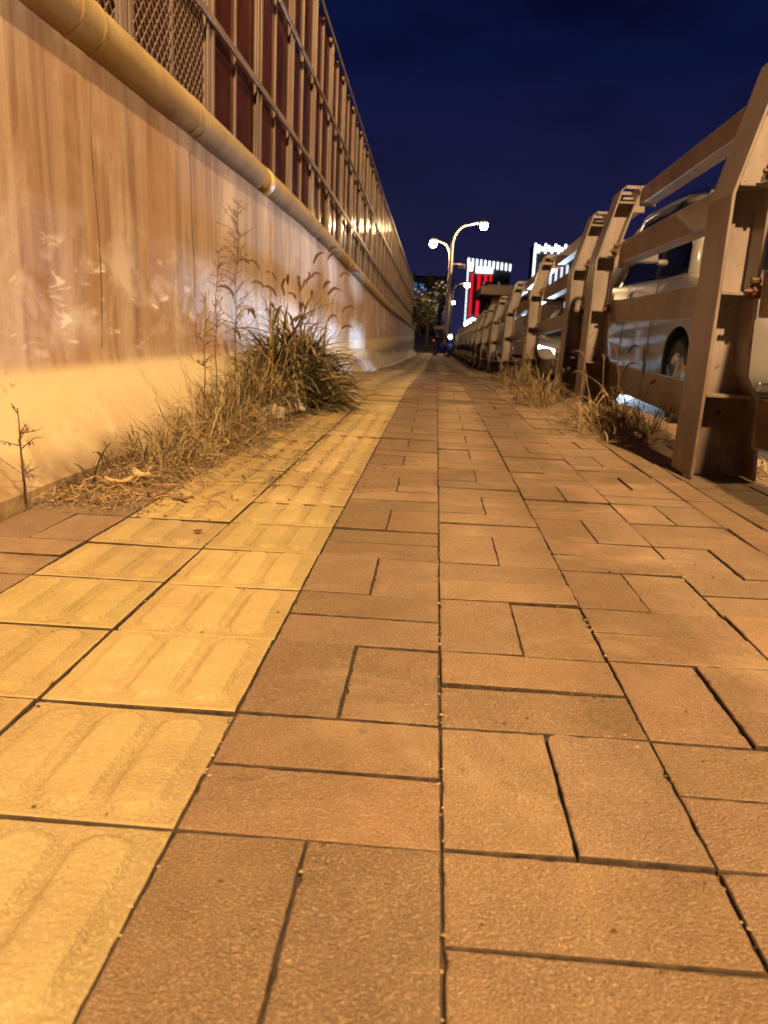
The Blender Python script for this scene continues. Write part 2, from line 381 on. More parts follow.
# drifted soil along the wall and in the guardrail verge (one irregular bank each)
def bank(name, m, xe, y0, y1, hfun, seed, nx=26):
    b = MB(); ys = [y0 + i*.045 for i in range(int((y1-y0)/.045)+1)]; o = 0
    for y in ys:
        xa, xb = xe(y)
        for a in range(nx+1):
            x = xa+(xb-xa)*a/nx
            n_ = noise.fractal(Vector((x*6, y*6, seed)), 1, 2, 4)
            b.v.append((x, y, gz(y) + hfun(x, y, a/nx) + .016*n_))
    for r in range(len(ys)-1):
        for a in range(nx):
            q = r*(nx+1)+a; b.f.append((q, q+1, q+nx+2, q+nx+1)); b.c.append((1, 1, 1)); b.mi.append(0)
    return tag(b.build(name, m, smooth=True), kind='structure')
sstep = lambda t: max(0, min(1, t))**2*(3-2*max(0, min(1, t)))
bank('wall_foot_soil', m_soil, lambda y: (-.86, -.30), 1.05, 9.5,
     lambda x, y, u: -.012 + .035*(1-u)**1.6*sstep((y-1.05)/1.2) + .012*math.exp(-((y-2.6)/1.3)**2)*(1-u) - .02*sstep((u-.55)/.45)*1, 4)
bank('verge_soil', m_soil, lambda y: (.36, 1.03), 2.35, 16,
     lambda x, y, u: -.022 + .05*sstep((u-.05)/.5)*sstep((y-2.4)/.5), 11)

# ------------------------------------------------------------------ concrete wall (jersey profile) with a pipe-like coping
prof = [(-.80, -.25), (-.80, .034), (-.812, .046), (-.908, .205), (-.920, .226), (-.928, .244), (-.934, .266), (-.938, .30), (-.952, 1.03), (-1.22, 1.03), (-1.24, -.25)]
wall = empty('concrete_wall', (-1.0, 10, 0))
tag(wall, 'long stained concrete barrier wall with sloped foot and round mustard coping', 'wall')
def wadd(o): o.parent = wall; o.matrix_parent_inverse = wall.matrix_world.inverted(); o.location = (o.location.x+0, o.location.y, o.location.z); return o
bpy.context.view_layer.update()
wall_mpi = Matrix.Translation((-1.0, 10, 0)).inverted()
seams = [-3, -1.2, .3, 3.8, 5.9] + [5.9+2.1*i for i in range(1, 15)]
for a, c in zip(seams, seams[1:]):
    b = MB(); n = max(2, int((c-a-.008)/.35)); k = len(prof)
    # finer rings on the visible face
    pr = []
    for p0, p1 in zip(prof, prof[1:]+prof[:1]):
        q = 6 if p0[0] > -.95 and p1[0] > -.96 and abs(p1[1]-p0[1]) > .1 else 1
        for i in range(q): pr.append((p0[0]+(p1[0]-p0[0])*i/q, p0[1]+(p1[1]-p0[1])*i/q))
    k = len(pr)
    for i in range(n+1):
        y = a+.002+(c-a-.004)*i/n
        for x, z in pr: b.v.append((x + .004*noise.noise(Vector((y*2.1, z*3, 1))) if x > -1 else x, y, z+gz(y)))
    for i in range(n):
        for q in range(k): b.f.append((i*k+q, (i+1)*k+q, (i+1)*k+(q+1) % k, i*k+(q+1) % k)); b.c.append((1, 1, 1)); b.mi.append(0)
    b.f.append(tuple(range(k))); b.f.append(tuple(range(n*k, n*k+k))[::-1]); b.c += [(1, 1, 1)]*2; b.mi += [0, 0]
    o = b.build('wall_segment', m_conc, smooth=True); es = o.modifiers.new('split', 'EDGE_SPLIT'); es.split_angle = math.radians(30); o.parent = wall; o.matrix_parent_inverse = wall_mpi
    cyl = MB(); pts = []; rr = []
    y = a
    while y < c-.01: pts.append((-.972, y, 1.092+gz(y))); rr.append(.070+.0012*noise.noise(Vector((y*5, 0, 0)))); y += .15
    pts.append((-.972, c, 1.092+gz(c))); rr.append(.070)
    cyl.tube(pts, rr, 28)
    o = cyl.build('coping', m_coping, smooth=True); o.parent = wall; o.matrix_parent_inverse = wall_mpi
for y in (1.60, 1.74, 2.62, 2.70, 4.55, 6.6, 8.7, 11, 13.4):
    b = MB(); b.tube([(-.972, y-.012, 1.092+gz(y)), (-.972, y-.006, 1.092+gz(y)), (-.972, y+.010, 1.092+gz(y)), (-.972, y+.014, 1.092+gz(y))], [.069, .0722, .0722, .069], 28)
    o = b.build('coping_ring', m_coping, smooth=True); o.parent = wall; o.matrix_parent_inverse = wall_mpi
# hairline cracks: thin dark grooves standing a hair proud of the face
for y0, seed in ((1.74, 2), (2.66, 3)):
    b = MB(); pts = []
    for i in range(14):
        z = .29+.68*i/13; pts.append((-.9365-.0145*(z-.262)/.77+.0022, y0+.025*noise.noise(Vector((z*3, seed*7, 0)))+.008*noise.noise(Vector((z*17, seed*3, 0)))-.04*(z-.3)*(seed % 2), z))
    b.tube(pts, [R.uniform(.0006, .0018) for _ in pts], 5)
    o = b.build('crack', m_crack); o.parent = wall; o.matrix_parent_inverse = wall_mpi
b = MB(); 
for i in range(9):
    b.blade((-.905+R.uniform(-.01, .01), 3.95+R.uniform(-.07, .07), 1.135+R.uniform(-.02, .02)), (1, R.uniform(-1, 1), .2), .03, .03, .2, (1, 1, 1))
m_spot = mat('yellow_paint_spot', (.78, .62, .22), None, .5)
b2 = MB(); 
for k in range(7):
    a = math.radians(10+k*9)
b2.tube([(-.972, 3.93, 1.092), (-.972, 3.96, 1.092), (-.972, 4.0, 1.092), (-.972, 4.03, 1.092)], [.0702, .0722, .0722, .0702], 28)
o = b2.build('paint_patch', m_spot, smooth=True); o.parent = wall; o.matrix_parent_inverse = wall_mpi

# ------------------------------------------------------------------ noise barrier standing on the wall
nb = empty('noise_barrier', (-1.05, 10, 1.03))
tag(nb, 'tall roadside noise barrier of maroon panels in a pale steel grid on the wall', 'barrier')
nb_mpi = Matrix.Translation((-1.05, 10, 1.03)).inverted()
def nbp(o): o.parent = nb; o.matrix_parent_inverse = nb_mpi; return o
Z0, ZT = 1.03, 2.92; P0y = .30; SP = 1.033
def slanted(b, x0, x1, y0, y1, z0, z1):    # a bar that follows the fall of the ground
    a, c = gz(y0), gz(y1)
    b.add([(x0, y0, z0+a), (x1, y0, z0+a), (x1, y1, z0+c), (x0, y1, z0+c), (x0, y0, z1+a), (x1, y0, z1+a), (x1, y1, z1+c), (x0, y1, z1+c)],
          [(3, 2, 1, 0), (4, 5, 6, 7), (0, 1, 5, 4), (1, 2, 6, 5), (2, 3, 7, 6), (3, 0, 4, 7)])
nbays = 34
for k in range(nbays+1):
    y = P0y + SP*k; g = gz(y)
    b = MB(); b.box(-1.130, -1.082, y-.030, y+.030, Z0+g, ZT+g)
    b.box(-1.0815, -1.074, y-.062, y-.022, Z0+g, ZT+g-.01); b.box(-1.0815, -1.074, y+.022, y+.062, Z0+g, ZT+g-.01)
    nbp(b.build('post', m_galv, bevel=.003, seg=1))
for k in range(nbays):
    ya, yb = P0y+SP*k+.046, P0y+SP*(k+1)-.046; ym = (ya+yb)/2; g = gz(ym)
    b = MB(); b.box(-1.097, -1.086, ym-.009, ym+.009, Z0+g, ZT+g-.02); nbp(b.build('mullion', m_galv))
    for z in (1.645, 2.265, 2.90):
        b = MB(); slanted(b, -1.072, -1.058, ya-.044, yb+.044, z-.018, z+.018)
        nbp(b.build('rail', m_galv, bevel=.002, seg=1))
    b = MB()
    slanted(b, -1.108, -1.098, ya, yb, Z0, ZT-.03)
    nbp(b.build('panel', m_panel))
for k in range(0, 3):      # the bays nearest have woven wire in front of the panels
    ya, yb = P0y+SP*k+.08, P0y+SP*(k+1)-.08
    b = MB(); zt, zb = 2.86, 1.04; W = yb-ya; H = zt-zb; pitch_ = .055
    for sgn in (1, -1):
        u = -H*1.0
        while u < W:
            # line y = u + (z-zb) clipped
            y0, z0, y1, z1 = u, 0, u+H, H
            if y0 < 0: z0 -= y0; y0 = 0
            if y1 > W: z1 -= (y1-W); y1 = W
            if z1 > z0+.01:
                A = (ya+y0, zb+z0) if sgn == 1 else (yb-y0, zb+z0); Bp = (ya+y1, zb+z1) if sgn == 1 else (yb-y1, zb+z1)
                b.tube([(-1.084-.002*sgn, A[0], A[1]), (-1.084-.002*sgn, Bp[0], Bp[1])], .0019, 4, cap=False)
            u += pitch_
    nbp(b.build('wire_mesh', m_wire))

# ------------------------------------------------------------------ street lamps
def street_lamp(loc, label, light=True, watts=LAMP_W, ls=1.0, double=False, h=6.9, s=1.0, group='street lamps along the road'):
    root = empty('street_lamp', loc); tag(root, label, 'street lamp', group)
    b = MB(); pts = [(0, 0, 0), (0, 0, h*.35), (0, 0, h*.82)]; rr = [.13, .11, .09]
    for i in range(1, 9):
        a = math.pi/2*i/8; pts.append((.95*(1-math.cos(a)), 0, h*.82 + (h*.165)*math.sin(a))); rr.append(.09-.004*i)
    pts.append((1.45, 0, h)); rr.append(.055)
    b.tube([(x*s, y*s, z) for x, y, z in pts], rr, 14); b.build('pole', m_pole, root, smooth=True)
    b = MB(); b.box(-.2, .2, -.2, .2, -.3, .03); b.tube([(0, 0, .03), (0, 0, .3)], [.17, .15], 12); b.build('base', m_pole, root, bevel=.01)
    def head(x, z, sg, arm):
        hb = MB(); pr = []
        for i in range(8):
            t = i/7; pr.append((x+sg*(t*.62), 0, z+.05*math.sin(math.pi*t)))
        hb.tube(pr, [.05, .09, .12, .135, .13, .11, .08, .03], 12)
        hd = hb.build('lamp_head', m_pole, root, smooth=True)
        bm = MB(); bm.tube([(x+sg*.34+.17*ls*math.cos(math.pi*(1-i/10)), 0, z-.17*ls) for i in range(11)], [max(.01, .15*ls*math.sin(math.pi*i/10)) for i in range(11)], 20)
        bm.build('lamp_lens', m_bulb, hd, smooth=True)
        if arm:
            ab = MB(); ab.tube(arm, [.05, .045, .04, .035], 10); ab.build('arm', m_pole, root, smooth=True)
        if light:
            l = bpy.data.lights.new('lamp_light', 'POINT'); l.energy = watts; l.color = SODIUM; l.shadow_soft_size = .10 if watts != ACROSS_W else .30
            lo = bpy.data.objects.new('lamp_light', l); C.objects.link(lo); lo.parent = root; lo.location = (x+sg*.34, 0, z-.50)
    head(1.40*s, h, 1, None)
    if double: head(-.82, h*.855, -1, [(0, 0, h*.79), (-.25, 0, h*.83), (-.55, 0, h*.85), (-.85, 0, h*.856)])
    return root
near = street_lamp((.60, -4.3, -.1), 'tall street lamp behind the viewer that lights the path', h=7.1, s=.35)
lp = street_lamp((.55, 49.4, gz(49.4)-.02), 'large curved street lamp at the far end of the path', double=False, h=7.35, watts=FAR_W, ls=1.2)
lp2 = street_lamp((.62, 58.0, -.97), 'smaller lit street lamp behind the big curved one, its arm pointing left', h=7.3, s=.62, watts=FAR_W, ls=1.4); lp2.rotation_euler = (0, 0, math.pi)
across = street_lamp((10.6, 5.2, -.2), 'added unseen street lamp on the opposite side of the road', h=7.8, watts=ACROSS_W); across.rotation_euler = (0, 0, math.pi)  # unseen lamp added to brighten the wall and enrich the path shadows
b = MB(); b.tube([(0, 0, 5.05), (.62, 0, 5.07)], .03, 8); b.box(.42, .80, -.09, .09, 4.84, 5.03); b.build('camera_box', m_pole, lp, bevel=.01)
b = MB(); b.box(-.78, -.06, -.02, .02, 1.42, 1.56); b.build('crossbar_sign', m_pole, lp, bevel=.005)
for (x, y, n) in ((1.6, 106, 'second'), (1.1, 168, 'third'), (1.1, 240, 'fourth')):
    street_lamp((x, y, -.98), '%s lit street lamp along the road beyond the large curved one' % n, light=False, h=7.4, ls=1.7)

# ------------------------------------------------------------------ guardrail
gr = empty('guardrail', (.8, 8, 0)); tag(gr, 'beige painted steel guardrail with bent I-shaped posts and box rails', 'guardrail')
gr_mpi = Matrix.Translation((.8, 8, 0)).inverted()
def grp(o, par=None):
    if par is None: o.parent = gr; o.matrix_parent_inverse = gr_mpi
    else: o.parent = par
    return o
LF = [(0, 0), (.012, .40), (.020, .76), (.118, 1.12), (.145, 1.145)]          # path-side flange, local x by height
RT = [(.183, 0), (.172, .20), (.125, .29), (.120, .50), (.128, .80), (.215, 1.10), (.222, 1.145)]
def xi(tab, z):
    for (xa, za), (xb, zb) in zip(tab, tab[1:]):
        if z <= zb: return xa+(xb-xa)*(z-za)/(zb-za)
    return tab[-1][0]
D = .10; TH = .010
def flange(tab, sgn, z0=0.0):
    b = MB(); tab = [q for q in tab]; n = len(tab)
    for y in (-D, D):
        for x, z in tab: b.v.append((x, y, z))
        for x, z in tab: b.v.append((x+sgn*TH, y, z))
    for i in range(n-1):
        A = lambda s, q, k: s*2*n+q*n+k
        b.add([], [])
        b.f += [(A(0, 0, i), A(0, 0, i+1), A(1, 0, i+1), A(1, 0, i)), (A(0, 1, i), A(1, 1, i), A(1, 1, i+1), A(0, 1, i+1)),
                (A(0, 0, i), A(0, 1, i), A(0, 1, i+1), A(0, 0, i+1)), (A(1, 0, i), A(1, 0, i+1), A(1, 1, i+1), A(1, 1, i))]
    b.f += [(0, 2*n, 3*n, n), (n-1, 2*n-1, 4*n-1, 3*n-1)]
    b.c = [(1, 1, 1)]*len(b.f); b.mi = [0]*len(b.f)
    return b
def make_post():
    # the web is the post's own mesh, everything else hangs from it
    poly = [(xi(LF, z)+TH+.001, z) for z in (0, .2, .4, .6, .76, .9, 1.0, 1.10)] + [(xi(RT, z)-TH-.001, z) for z in (1.10, 1.0, .9, .80, .6, .5, .4, .29, .2, 0)]
    b = MB(); b.prism(poly, -.005, .005); post = b.build('post', m_steel); grp(post)
    o = flange(LF, 1).build('flange', m_steel, post, bevel=.0035, seg=3)
    o = flange(RT, -1).build('flange', m_steel, post, bevel=.0035, seg=3)
    for z in (.232, .507, .785, 1.06):
        for sy in (-1, 1):
            b = MB(); y0, y1 = sorted((sy*.0065, sy*(D-.004)))
            b.box(xi(LF, z)+TH+.001, xi(RT, z)-TH-.001, y0, y1, z-.005, z+.005)
            b.build('stiffener', m_steel, post, bevel=.0015, seg=1)
    b = MB(); xa, xb = xi(LF, 1.135)+TH, xi(RT, 1.135)-TH
    b.box(xa+.001, xb-.001, -D, -D+.008, 1.128, 1.144); b.box(xa+.001, xb-.001, D-.008, D, 1.128, 1.144)
    b.build('top_frame', m_steel, post)
    b = MB(); b.tube([(.09, -.022, .175), (.09, -.0052, .175)], [.008, .010], 6)
    b.build('bolt', m_bolt, post)
    for z in (.51, .81):
        b = MB(); b.box(xi(RT, z)-.035, xi(RT, z)+.004, -D-.016, -D-.004, z-.015, z+.02)
        b.tube([(xi(RT, z)-.05, -D-.03, z+.002), (xi(RT, z)-.01, -D-.03, z+.002)], .0065, 8)
        b.tube([(xi(RT, z)-.028, -D-.03, z+.002), (xi(RT, z)-.018, -D-.03, z+.002)], .0125, 6)
        b.tube([(xi(RT, z)-.03, -D-.02, z+.03), (xi(RT, z)-.005, -D-.02, z+.03)], .010, 6)
        b.build('bracket', m_bolt, post, bevel=.001, seg=1)
    return post
posts = [(.700, -.3, 0), (.708, 1.93, .004), (.775, 4.25, .02), (.800, 5.2, .02), (.775, 7.4, -.05), (.750, 9.7, -.148), (.74, 12.0, -.22), (.735, 14.3, -.27)]
y = 14.3
while y < 38: y += 2.3; posts.append((.735, y, gz(y)))
proto = make_post(); postobs = []
for i, (x, y, z) in enumerate(posts):
    o = proto if i == 0 else copy_tree(proto, gr)
    if i: o.matrix_parent_inverse = gr_mpi
    o.location = (x, y, z); postobs.append(o)
def rail(x0, y0, z0, x1, y1, z1, hh, wd, name='rail'):
    b = MB(); r = .006
    for (x, y, z) in ((x0, y0, z0), (x1, y1, z1)):
        for px, pz in ((0, 0), (wd, 0), (wd, -hh), (0, -hh)): b.v.append((x+px, y, z+pz))
    b.f = [(0, 1, 5, 4), (1, 2, 6, 5), (2, 3, 7, 6), (3, 0, 4, 7), (3, 2, 1, 0), (4, 5, 6, 7)]; b.c = [(1, 1, 1)]*6; b.mi = [0]*6
    # end plates
    for (x, y, z, s) in ((x0, y0, z0, 1), (x1, y1, z1, -1)):
        b.box(x-.006, x+wd+.006, min(y-s*.0, y-s*.008), max(y-s*.0, y-s*.008), z-hh-.008, z+.008)
    grp(b.build(name, m_steel, bevel=.004, seg=2))
for (a, c) in zip(posts, posts[1:]):
    if c[1]-a[1] < 1.2:
        ya, yb = a[1]+D+.01, c[1]-D-.01
    else: ya, yb = a[1]+D+.012, c[1]-D-.035
    for zt, hh in ((1.132, .085), (.862, .11), (.558, .105)):
        ox = {1.132: .215, .862: .140, .558: .122}[zt]
        rail(a[0]+ox, ya, a[2]+zt, c[0]+ox, yb, c[2]+zt, hh, .07)
    rail(a[0]+.15, ya, a[2]+.232, c[0]+.15, yb, c[2]+.232, .13, .03, 'toe_rail')

# ------------------------------------------------------------------ white SUV by the guardrail
def make_car(name, loc, rz, label, lights=True, L_=4.5, H_=1.62, watts=120, cat='car', group='vehicles on the road'):
    root = empty(name, loc, rz); tag(root, label, cat, group); hl = L_/2; k = H_/1.62
    ST = [(-hl, .60, .42, .80), (-hl+.10, .80, .32, .98), (-hl+.5, .89, .27, 1.02), (-1.2, .91, .25, 1.02), (0, .92, .24, 1.0), (.75, .92, .24, .99), (1.05, .915, .25, 1.0), (hl-.62, .90, .26, .94), (hl-.25, .84, .28, .86), (hl-.07, .74, .34, .76), (hl, .60, .40, .62)]
    b = MB(); ring = []
    for (y, wd, zb, zt) in ST:
        zt *= k; mid = (zb+zt)/2
        half = [(0, zb), (wd*.86, zb), (wd*.97, zb+.07), (wd, mid-.05), (wd*.985, mid+.08), (wd*.965, zt-.10), (wd*.93, zt-.035), (wd*.82, zt), (wd*.4, zt+.02), (0, zt+.028)]
        full = half + [(-x, z) for x, z in half[-2:0:-1]]; ring.append([(x, y, z) for x, z in full])
    n = len(ring[0])
    for r in ring: b.v += r
    for i in range(len(ring)-1):
        for q in range(n): b.f.append((i*n+q, i*n+(q+1) % n, (i+1)*n+(q+1) % n, (i+1)*n+q))
    b.f += [tuple(range(n))[::-1], tuple(range((len(ring)-1)*n, len(ring)*n))]; b.c = [(1, 1, 1)]*len(b.f); b.mi = [0]*len(b.f)
    body = b.build('body', [m_white, m_black], root, smooth=True)
    wy = (hl-.88, -hl+.92)
    cb = MB()
    for y in wy: cb.tube([(-1.2, y, .33), (1.2, y, .33)], .385, 32)
    cut = cb.build('wheel_arch_cutter', m_black, root)
    md = body.modifiers.new('arch', 'BOOLEAN'); md.operation = 'DIFFERENCE'; md.object = cut; md.solver = 'EXACT'
    bpy.context.view_layer.update()
    dg = bpy.context.evaluated_depsgraph_get(); me = bpy.data.meshes.new_from_object(body.evaluated_get(dg))
    body.modifiers.clear(); body.data = me; bpy.data.objects.remove(cut)
    for p in me.polygons: p.use_smooth = True
    s = body.modifiers.new('split', 'EDGE_SPLIT'); s.split_angle = math.radians(38)
    # inner arches, wheels
    for y in wy:
        for sx in (-1, 1):
            wb = MB(); wb.tube([(sx*.70, y, .33), (sx*.73, y, .33), (sx*.86, y, .33), (sx*.885, y, .33)], [.29, .325, .325, .30], 28)
            wh = wb.build('wheel', m_dark, root, smooth=True)
            rb = MB(); rb.tube([(sx*.886, y, .33), (sx*.893, y, .33)], [.215, .205], 24)
            for a in range(5):
                t = a*2*math.pi/5; rb.tube([(sx*.897, y, .33), (sx*.894, y+.19*math.cos(t), .33+.19*math.sin(t))], [.035, .022], 6)
            rb.build('rim', m_chrome, wh)
    # greenhouse: glass shell, pillars and roof
    zb, zr = 1.005*k, H_
    base = [(.80, hl-1.22), (.84, .5), (.85, -hl+.9), (.78, -hl+.22)]
    GB = [(.76, hl-1.12, zb-.02), (.80, .2, zb), (.80, -1.1, zb), (.72, -hl+.16, zb)]
    GT = [(.56, .55, zr-.05), (.63, .1, zr-.03), (.62, -1.0, zr-.03), (.54, -hl+.62, zr-.07)]
    g = MB()
    for s_ in (-1, 1):
        for i in range(3):
            q = [(s_*GB[i][0], GB[i][1], GB[i][2]), (s_*GB[i+1][0], GB[i+1][1], GB[i+1][2]), (s_*GT[i+1][0], GT[i+1][1], GT[i+1][2]), (s_*GT[i][0], GT[i][1], GT[i][2])]
            g = MB(); g.add(q, [(0, 1, 2, 3)]); g.build('side_window', m_glass, root)
    for i, nm in ((0, 'windscreen'), (3, 'rear_window')):
        g = MB(); g.add([(-GB[i][0], GB[i][1], GB[i][2]), (0, GB[i][1]+(.1 if i == 0 else -.05), GB[i][2]), (GB[i][0], GB[i][1], GB[i][2]), (GT[i][0], GT[i][1], GT[i][2]), (0, GT[i][1]+(.05 if i == 0 else 0), GT[i][2]), (-GT[i][0], GT[i][1], GT[i][2])],
              [(0, 1, 4, 5), (1, 2, 3, 4)]); g.build(nm, m_glass, root)
    rf = MB(); cols = 6; rows = [(GT[0][1]+.03, .57, zr-.05), (.3, .62, zr-.012), (-.4, .64, zr), (-1.1, .63, zr-.008), (-hl+.58, .55, zr-.065), (-hl+.50, .53, zr-.09)]
    for (y, wd, z) in rows:
        for c_ in range(cols+1):
            u = -1+2*c_/cols; rf.v.append((u*(wd+.02), y, z - .055*abs(u)**3))
        for c_ in range(cols+1):
            u = -1+2*c_/cols; rf.v.append((u*(wd+.02), y, z - .055*abs(u)**3 - .075))
    m_ = cols+1
    for i in range(len(rows)-1):
        for c_ in range(cols):
            a = i*2*m_+c_; d_ = (i+1)*2*m_+c_; rf.f += [(a, a+1, d_+1, d_), (a+m_, d_+m_, d_+m_+1, a+m_+1)]
        for c_ in (0, cols):
            a = i*2*m_+c_; d_ = (i+1)*2*m_+c_; rf.f.append((a, d_, d_+m_, a+m_))
    for i in (0, len(rows)-1):
        for c_ in range(cols): a = i*2*m_+c_; rf.f.append((a, a+1, a+m_+1, a+m_))
    rf.c = [(1, 1, 1)]*len(rf.f); rf.mi = [0]*len(rf.f); rf.build('roof', m_white, root, smooth=True)
    for s_ in (-1, 1):
        for i in range(4):
            A, T = GB[i], GT[i]; pb = MB()
            wdt = (.045, .03, .03, .07)[i]
            pb.tube([(s_*(A[0]+(.012 if i in (0, 3) else -.02)), A[1]+(.02 if i == 0 else 0), A[2]-.03), (s_*((A[0]+T[0])/2+(.02 if i in (0, 3) else -.015)), (A[1]+T[1])/2+(.015 if i == 0 else 0), (A[2]+T[2])/2+.01), (s_*(T[0]-.02), T[1], T[2]-.05)], [wdt*1.15, wdt, wdt*.9], 10)
            pb.build('pillar', m_white if i in (0, 3) else m_black, root, smooth=True)
        mb = MB(); xa_, xb_ = sorted((s_*.98, s_*1.15)); mb.box(xa_, xb_, hl-1.42, hl-1.32, 1.04*k, 1.16*k); xc_, xd_ = sorted((s_*.90, s_*.981)); mb.box(xc_, xd_, hl-1.40, hl-1.34, 1.03*k, 1.07*k)
        mr_ = mb.build('wing_mirror', m_white, root, smooth=True, bevel=.03, seg=3)
        hb = MB(); y = hl-.17
        hb.add([(s_*.40, hl-.028, .60), (s_*.72, hl-.10, .61), (s_*.845, hl-.30, .66), (s_*.84, hl-.34, .78), (s_*.70, hl-.17, .755), (s_*.42, hl-.07, .70)], [(0, 1, 2, 3, 4, 5)] if s_ > 0 else [(5, 4, 3, 2, 1, 0)])
        bm_ = hb.build('headlight', m_headl if lights else m_chrome, root)
        sl = bm_.modifiers.new('thick', 'SOLIDIFY'); sl.thickness = .035; sl.offset = 0
        tb_ = MB(); tb_.box(s_*.62-.14, s_*.62+.14, -hl+.03, -hl+.075, .74, .92); tb_.build('tail_light', m_tail, root, bevel=.02)
        for yy in (.62, -.38, -1.30):
            dsm = MB(); dsm.tube([(s_*.914, yy, .30), (s_*.922, yy, .5), (s_*.915, yy+.02, .80*k), (s_*.885, yy+.03, .955*k)], .005, 5); dsm.build('door_seam', m_black, root)
        for yy in (-.22, -1.12):
            hnd = MB(); xh, xg = sorted((s_*.90, s_*.935)); hnd.box(xh, xg, yy-.09, yy+.09, .845*k, .87*k); hnd.build('door_handle', m_chrome, root, bevel=.008)
        sk = MB(); sk.tube([(s_*.90, wy[0]-.42, .27), (s_*.90, wy[1]+.42, .27)], .05, 8); sk.build('sill', m_black, root)
    gl = MB(); gl.box(-.38, .38, hl-.02, hl+.012, .50, .66); gl.build('grille', m_black, root, bevel=.01)
    bp = MB(); bp.box(-.66, .66, hl-.03, hl+.02, .34, .40); bp.build('bumper_trim', m_chrome, root, bevel=.015)
    pl = MB(); pl.box(-.22, .22, hl+.013, hl+.022, .42, .50); pl.build('number_plate', m_plate, root)
    it = MB()
    for s_ in (-.36, .36):
        it.box(s_-.24, s_+.24, -.35, .15, .6, .85); it.box(s_-.22, s_+.22, -.45, -.28, .8, 1.28); it.box(s_-.12, s_+.12, -.47, -.36, 1.29, 1.45)
    it.box(-.6, .6, -1.25, -1.1, .7, 1.2); it.box(-.72, .72, .75, 1.0, .8, 1.0)
    it.build('seats', m_seat, root, bevel=.03)
    st = MB(); st.tube([(-.36+.17*math.cos(a*math.pi/8), .52-.06*math.sin(a*math.pi/8), 1.02+.16*math.sin(a*math.pi/8)) for a in range(17)], .014, 6); st.build('steering_wheel', m_black, root)
    if lights:
        for s_ in (-1, 1):
            l = bpy.data.lights.new('headlight_beam', 'SPOT'); l.energy = watts; l.color = (.62, .80, 1); l.spot_size = math.radians(52); l.spot_blend = .6; l.shadow_soft_size = .05
            lo = bpy.data.objects.new('headlight_beam', l); C.objects.link(lo); lo.parent = root; lo.location = (s_*.66, hl+.06, .66); lo.rotation_euler = (math.radians(84), 0, 0)
    return root
suv = make_car('parked_car', (2.52, 6.80, -.225), math.radians(180), 'white car close behind the guardrail between the nearest posts', lights=False, H_=1.80)
far1 = make_car('parked_car', (2.9, 16.3, gz(16)-.225), math.radians(167), 'white car farther along the road with its headlamps on', H_=1.5, L_=4.4, watts=600)

# ------------------------------------------------------------------ plants
def foxtail(b, p, d, ln):
    d = Vector(d).normalized(); pts = []; p = Vector(p); n = 7; rr = []
    for i in range(n+1):
        t = i/n; pts.append(p.copy()); rr.append(max(.0006, .0052*math.sin(math.pi*min(1, .12+.88*t))**.6)); d = (d+Vector((0, 0, -.30))).normalized(); p += d*ln/n
    b.tube(pts, rr, 7)
    for i in range(90):
        t = R.random(); k = min(n-1, int(t*n)); q = pts[k].lerp(pts[k+1], t*n-k); a = Vector((R.gauss(0, 1), R.gauss(0, 1), R.gauss(0, 1))).normalized()
        e = q + a*.013 + (pts[k+1]-pts[k]).normalized()*.006; sd = a.orthogonal()*.0005
        b.add([q-sd, q+sd, e], [(0, 1, 2)])
def grass_clump(name, cx, cy, rx, ry, h, nb_, nst, label, cat='grass clump', group=None, leafmat=None, width=.008, mixs=.35, lean=(0, 0), z0=0, heads=True):
    root = empty(name, (cx, cy, gz(cy)+z0)); tag(root, label, cat, group)
    g, s = MB(), MB()
    for i in range(nb_):
        a = R.uniform(0, 6.283); r = R.random()**.6; x, y = math.cos(a)*r*rx, math.sin(a)*r*ry
        el = R.uniform(.5, 1.5); lf = 1-.45*r; zz = R.uniform(0, .45)*h*lf if R.random() < .55 else 0
        d = (math.cos(a)*r*.7+lean[0]+R.gauss(0, .5), math.sin(a)*r*.7+lean[1]+R.gauss(0, .5), el)
        tgt = s if R.random() < mixs else g
        tgt.blade((x, y, zz), d, R.uniform(.35, .75)*h*lf*(1 if zz == 0 else .7), width*R.uniform(.5, 1.2), R.uniform(.6, 2.4), shade(R.uniform(.55, 1.35), .1), 6)
    stems = []
    for i in range(nst):
        a = R.uniform(0, 6.283); r = R.random()**.6; x, y = math.cos(a)*r*rx*.8, math.sin(a)*r*ry*.8
        d = Vector((math.cos(a)*r*.25+lean[0]*.4+R.gauss(0, .12), math.sin(a)*r*.25+R.gauss(0, .12), 1.3)).normalized(); p = Vector((x, y, 0)); pts = [p.copy()]
        ln = h*R.uniform(.7, 1.08)*(1-.35*r)
        for q in range(6): d = (d + Vector((R.gauss(0, .05), R.gauss(0, .05), -.03*q))).normalized(); p = p+d*ln/6; pts.append(p.copy())
        stems.append((pts, d))
    if g.f: g.build('leaves', leafmat or m_green, root)
    if s.f: s.build('dry_blades', m_straw, root)
    for pts, d in stems:
        sb = MB(); sb.tube(pts, [.0020-.0002*i for i in range(len(pts))], 5); st = sb.build('stalk', m_straw, root)
        if heads:
            hb = MB(); foxtail(hb, pts[-1], d, R.uniform(.05, .085)); hb.build('seed_head', m_seed, st)
    return root
